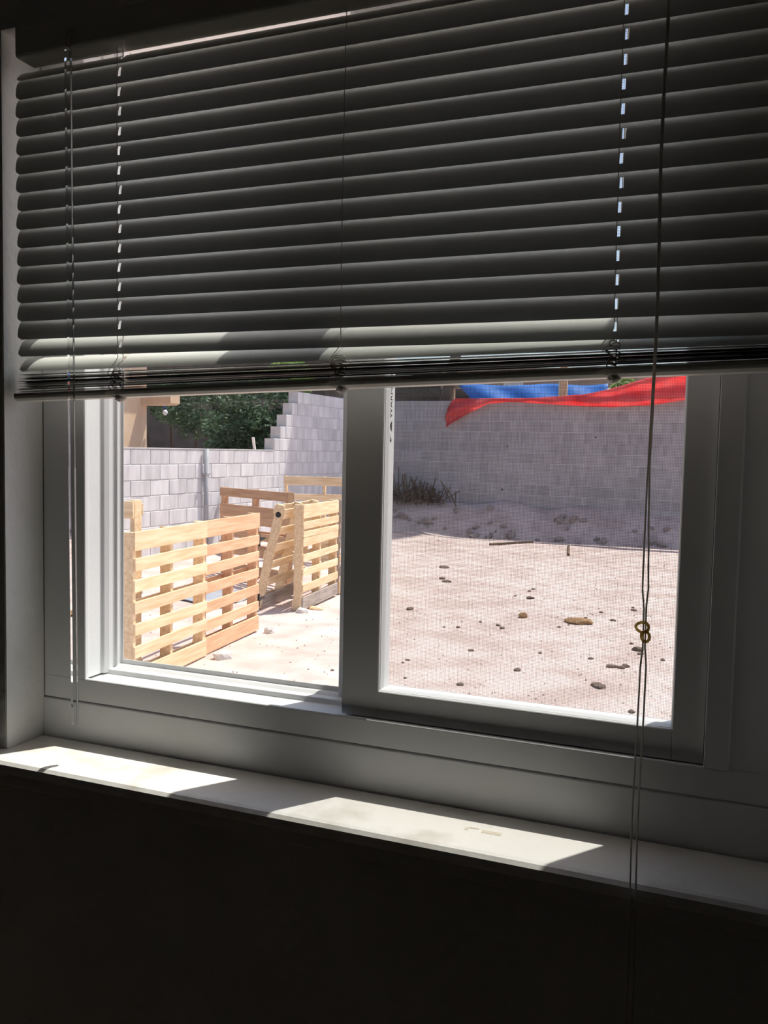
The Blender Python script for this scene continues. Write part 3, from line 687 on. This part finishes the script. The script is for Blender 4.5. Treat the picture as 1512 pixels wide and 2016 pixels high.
MB().box(-9.3, 4.7, -0.5, 3.3, 4.2, 4.4).build('roof', M['roof'], bw)
def clumps(ells, n, rmin, rmax, seed):
    rs = random.Random(seed); out = []
    for i in range(n):
        cx_, cy_, cz_, rx, ry, rz_ = rs.choice(ells)
        p = Vector((rs.gauss(0, 1), rs.gauss(0, 1), rs.gauss(0, 1))).normalized() * rs.uniform(0.35, 1.0)
        q = rs.uniform(rmin, rmax)
        out.append((cx_ + p.x * rx, cy_ + p.y * ry, cz_ + p.z * rz_, q * 1.25, q, q * 0.75))
    return out
def tree(loc, h, crown, nleaf, lsize, label, leafm, trunks, seed, group=None, name='leafy_tree'):
    rs = random.Random(seed)
    t = empty(name, loc); tag(t, label, 'tree', group)
    for (dx, dy, lx_, ly_, rd) in trunks:
        top = h * 0.75
        pts = [(dx + (lx_ - dx) * f + 0.06 * math.sin(f * 5 + dx), dy + (ly_ - dy) * f, top * f) for f in (0, 0.2, 0.4, 0.6, 0.8, 1.0)]
        MB().tube(pts, [rd, rd * 0.9, rd * 0.8, rd * 0.65, rd * 0.5, rd * 0.3], 7).build('trunk', M['trunk'], t, smooth=True)
    L = MB()
    for i in range(nleaf):
        cx_, cy_, cz_, rx, ry, rz_ = rs.choice(crown)
        while True:
            p = Vector((rs.uniform(-1, 1), rs.uniform(-1, 1), rs.uniform(-1, 1)))
            if 0.15 < p.length < 1: break
        p = p.normalized() * (p.length ** 0.5)
        c = Vector((cx_ + p.x * rx, cy_ + p.y * ry, cz_ + p.z * rz_))
        a = Vector((rs.gauss(0, 1), rs.gauss(0, 1), rs.gauss(0, 0.6))).normalized(); b2 = a.orthogonal().normalized()
        s1 = lsize * rs.uniform(0.6, 1.4); s2 = s1 * 0.42
        L.add([c - a * s1, c + b2 * s2, c + a * s1, c - b2 * s2], [(0, 1, 2, 3)])
    me_ = bpy.data.meshes.new('foliage'); me_.from_pydata(L.v, [], L.f); me_.update(); me_.materials.append(leafm)
    fo = link_mesh('foliage', me_, t); fo['kind'] = 'stuff'
    return t
tree((-12.4, 16.5, ZG), 3.4, clumps([(-0.5, 0, 2.85, 1.2, 0.9, 0.5), (0.6, 0, 2.75, 1.1, 0.9, 0.6), (0.6, -0.3, 2.2, 0.7, 0.5, 0.3)], 44, 0.16, 0.36, 31), 6500, 0.055, 'dark leafy tree with several thin trunks beside the peach house', M['leaf'], [(-0.5, 0, -0.7, 0, 0.06), (-0.1, 0, 0.1, 0, 0.055), (0.45, 0, 0.9, 0, 0.07)], 1, 'trees behind the block wall')
tree((-9.35, 15.6, ZG), 3.2, clumps([(0.1, 0, 2.4, 0.95, 0.8, 0.8), (0.4, 0.2, 1.7, 0.9, 0.7, 0.6), (-0.65, 0, 2.0, 0.75, 0.6, 0.7)], 70, 0.16, 0.36, 32), 10000, 0.055, 'dense dark bushy tree next to the stepped wall top', M['leaf'], [(0.1, 0, 0.3, 0, 0.08)], 2, 'trees behind the block wall')
tree((-10.05, 17.7, ZG), 3.6, [(0.1, 0, 3.2, 0.6, 0.5, 0.5)], 1600, 0.07, 'yellow green tree crown just under the blind beside the stepped wall', M['leaf2'], [(0, 0, 0.2, 0, 0.08)], 3, 'trees behind the block wall')
wp = MB().box(-0.02, 0.02, -0.012, 0.012, 0, 0.20).build('wooden_peg', M['pale'], loc=(-7.2, 11.45, 1.42)); wp.rotation_euler = (0.25, 0, 0)
tag(wp, 'pale wooden peg stuck upright on the block wall', 'peg')
# unseen tall tree added past the wall corner to shade the side wall's high end
tree((-4.75, 17.95, ZG), 11.5, [(0, -0.2, 10.1, 1.75, 1.85, 1.7), (0.2, 0.1, 9.0, 1.3, 1.4, 1.2), (-0.3, -0.6, 10.9, 1.3, 1.4, 1.0)], 16000, 0.16, 'unseen tall tree added behind the back wall to shade the side wall', M['leaf'], [(-2.2, 0.9, -0.3, 0.1, 0.16)], 8)

# ------------------------------------------------------------------ beyond the back wall
sh = empty('dark_shed', (-7.6, 20.5, ZG)); tag(sh, 'dark brown shed roof behind the left end of the back wall', 'shed')
MB().box(-2.2, 1.2, 0, 2.2, -0.2, 3.5).build('wall', M['roof'], sh)
MB().prism([(-0.3, 3.5), (2.6, 3.8), (2.6, 3.95), (-0.3, 3.62)], -2.5, 1.5, 'x').build('roof', M['roof'], sh)
for i_, x_ in enumerate((-0.15, 0.25, 0.62, 0.86)): MB().box(x_, x_ + 0.14, -0.10, 0.0, 2.60, 2.70 + 0.03 * (i_ % 2)).build('rafter_end', M['stucco'], sh)
bt = MB()
N1 = 24
for j in range(9):
    for i in range(N1 + 1):
        u_, v_ = i / N1, j / 8
        xl = -5.45 - 0.60 * v_; xr = -2.72
        x = xl + (xr - xl) * u_
        bt.v.append((x, 18.0 + 0.5 * v_ + 0.05 * math.sin(u_ * 20 + v_ * 3), 2.45 + 0.50 * v_ + 0.02 * math.sin(u_ * 13)))
for j in range(8):
    for i in range(N1):
        a = j * (N1 + 1) + i; bt.f.append((a, a + 1, a + N1 + 2, a + N1 + 1))
o = bt.build('blue_tarp', M['blue'], smooth=True); o.modifiers.new('solid', 'SOLIDIFY').thickness = 0.006
tag(o, 'bright blue tarp stretched behind the back wall', 'tarp')
po = empty('tarp_post', (-3.55, 17.85, ZG)); tag(po, 'orange brown wooden post in front of the blue tarp', 'post')
MB().box(-0.075, 0.075, -0.05, 0.05, 0, 3.5).build('post', M['wood_red'], po); MB().box(-0.10, -0.076, -0.03, 0.03, 2.3, 3.4).build('batten', M['pale'], po)
rb = empty('patio_roof', (-4.2, 18.9, ZG)); tag(rb, 'tan boarded patio roof edge above the blue tarp', 'roof')
MB().box(-2.4, 2.6, 0, 0.12, 3.06, 3.5).build('fascia', M['tan'], rb); MB().box(-0.9, -0.45, -0.05, 0.0, 3.06, 3.3).build('pale_panel', M['pale'], rb)
for x_ in (-2.2, 2.4): MB().box(x_, x_ + 0.12, 0.0, 0.12, 0, 3.06).build('roof_post', M['tan'], rb)
tree((-2.25, 17.6, ZG), 3.1, [(0, 0, 2.75, 0.35, 0.3, 0.4)], 900, 0.06, 'yellowish bush tip between the blue tarp and the red tarp', M['leaf2'], [(0, 0, 0, 0, 0.03)], 12, None, 'leafy_bush')
# red tarp draped over the back wall
top = [(-5.49, 2.30), (-5.38, 2.50), (-4.86, 2.50), (-4.2, 2.50), (-3.66, 2.51), (-2.8, 2.57), (-2.34, 2.66), (-1.54, 2.90), (-1.0, 3.08), (-0.44, 3.24), (0.3, 3.45)]
bot = [(-5.50, 1.92), (-5.36, 2.02), (-5.06, 2.2), (-4.65, 2.4), (-4.25, 2.44), (-3.66, 2.41), (-3.08, 2.37), (-2.33, 2.34), (-1.61, 2.38), (-0.98, 2.47), (0.3, 2.60)]
def interp(pl__, x):
    for (xa, za), (xb, zb_) in zip(pl__, pl__[1:]):
        if x <= xb: return za + (zb_ - za) * max(0, (x - xa)) / (xb - xa)
    return pl__[-1][1]
rt = MB(); N2, N3 = 70, 12
for j in range(N3 + 1):
    for i in range(N2 + 1):
        x = -5.49 + 5.79 * i / N2; v_ = j / N3
        zt_, zb_ = interp(top, x), interp(bot, x)
        wdt_ = zt_ - zb_
        # lower half hangs in front of the wall, upper half swells into a fold
        y = 15.985 - 0.05 * math.sin(v_ * math.pi) - 0.16 * max(0, wdt_ - 0.12) * math.sin(v_ * 3 * math.pi + 0.9 + x * 0.8) - 0.015 * math.sin(x * 9 + v_ * 4)
        rt.v.append((x, y, zb_ + wdt_ * v_))
for j in range(N3):
    for i in range(N2):
        a = j * (N2 + 1) + i; rt.f.append((a, a + 1, a + N2 + 2, a + N2 + 1))
o = rt.build('red_tarp', M['red'], smooth=True); o.modifiers.new('solid', 'SOLIDIFY').thickness = 0.006
tag(o, 'red tarp draped over the top of the back wall', 'tarp')
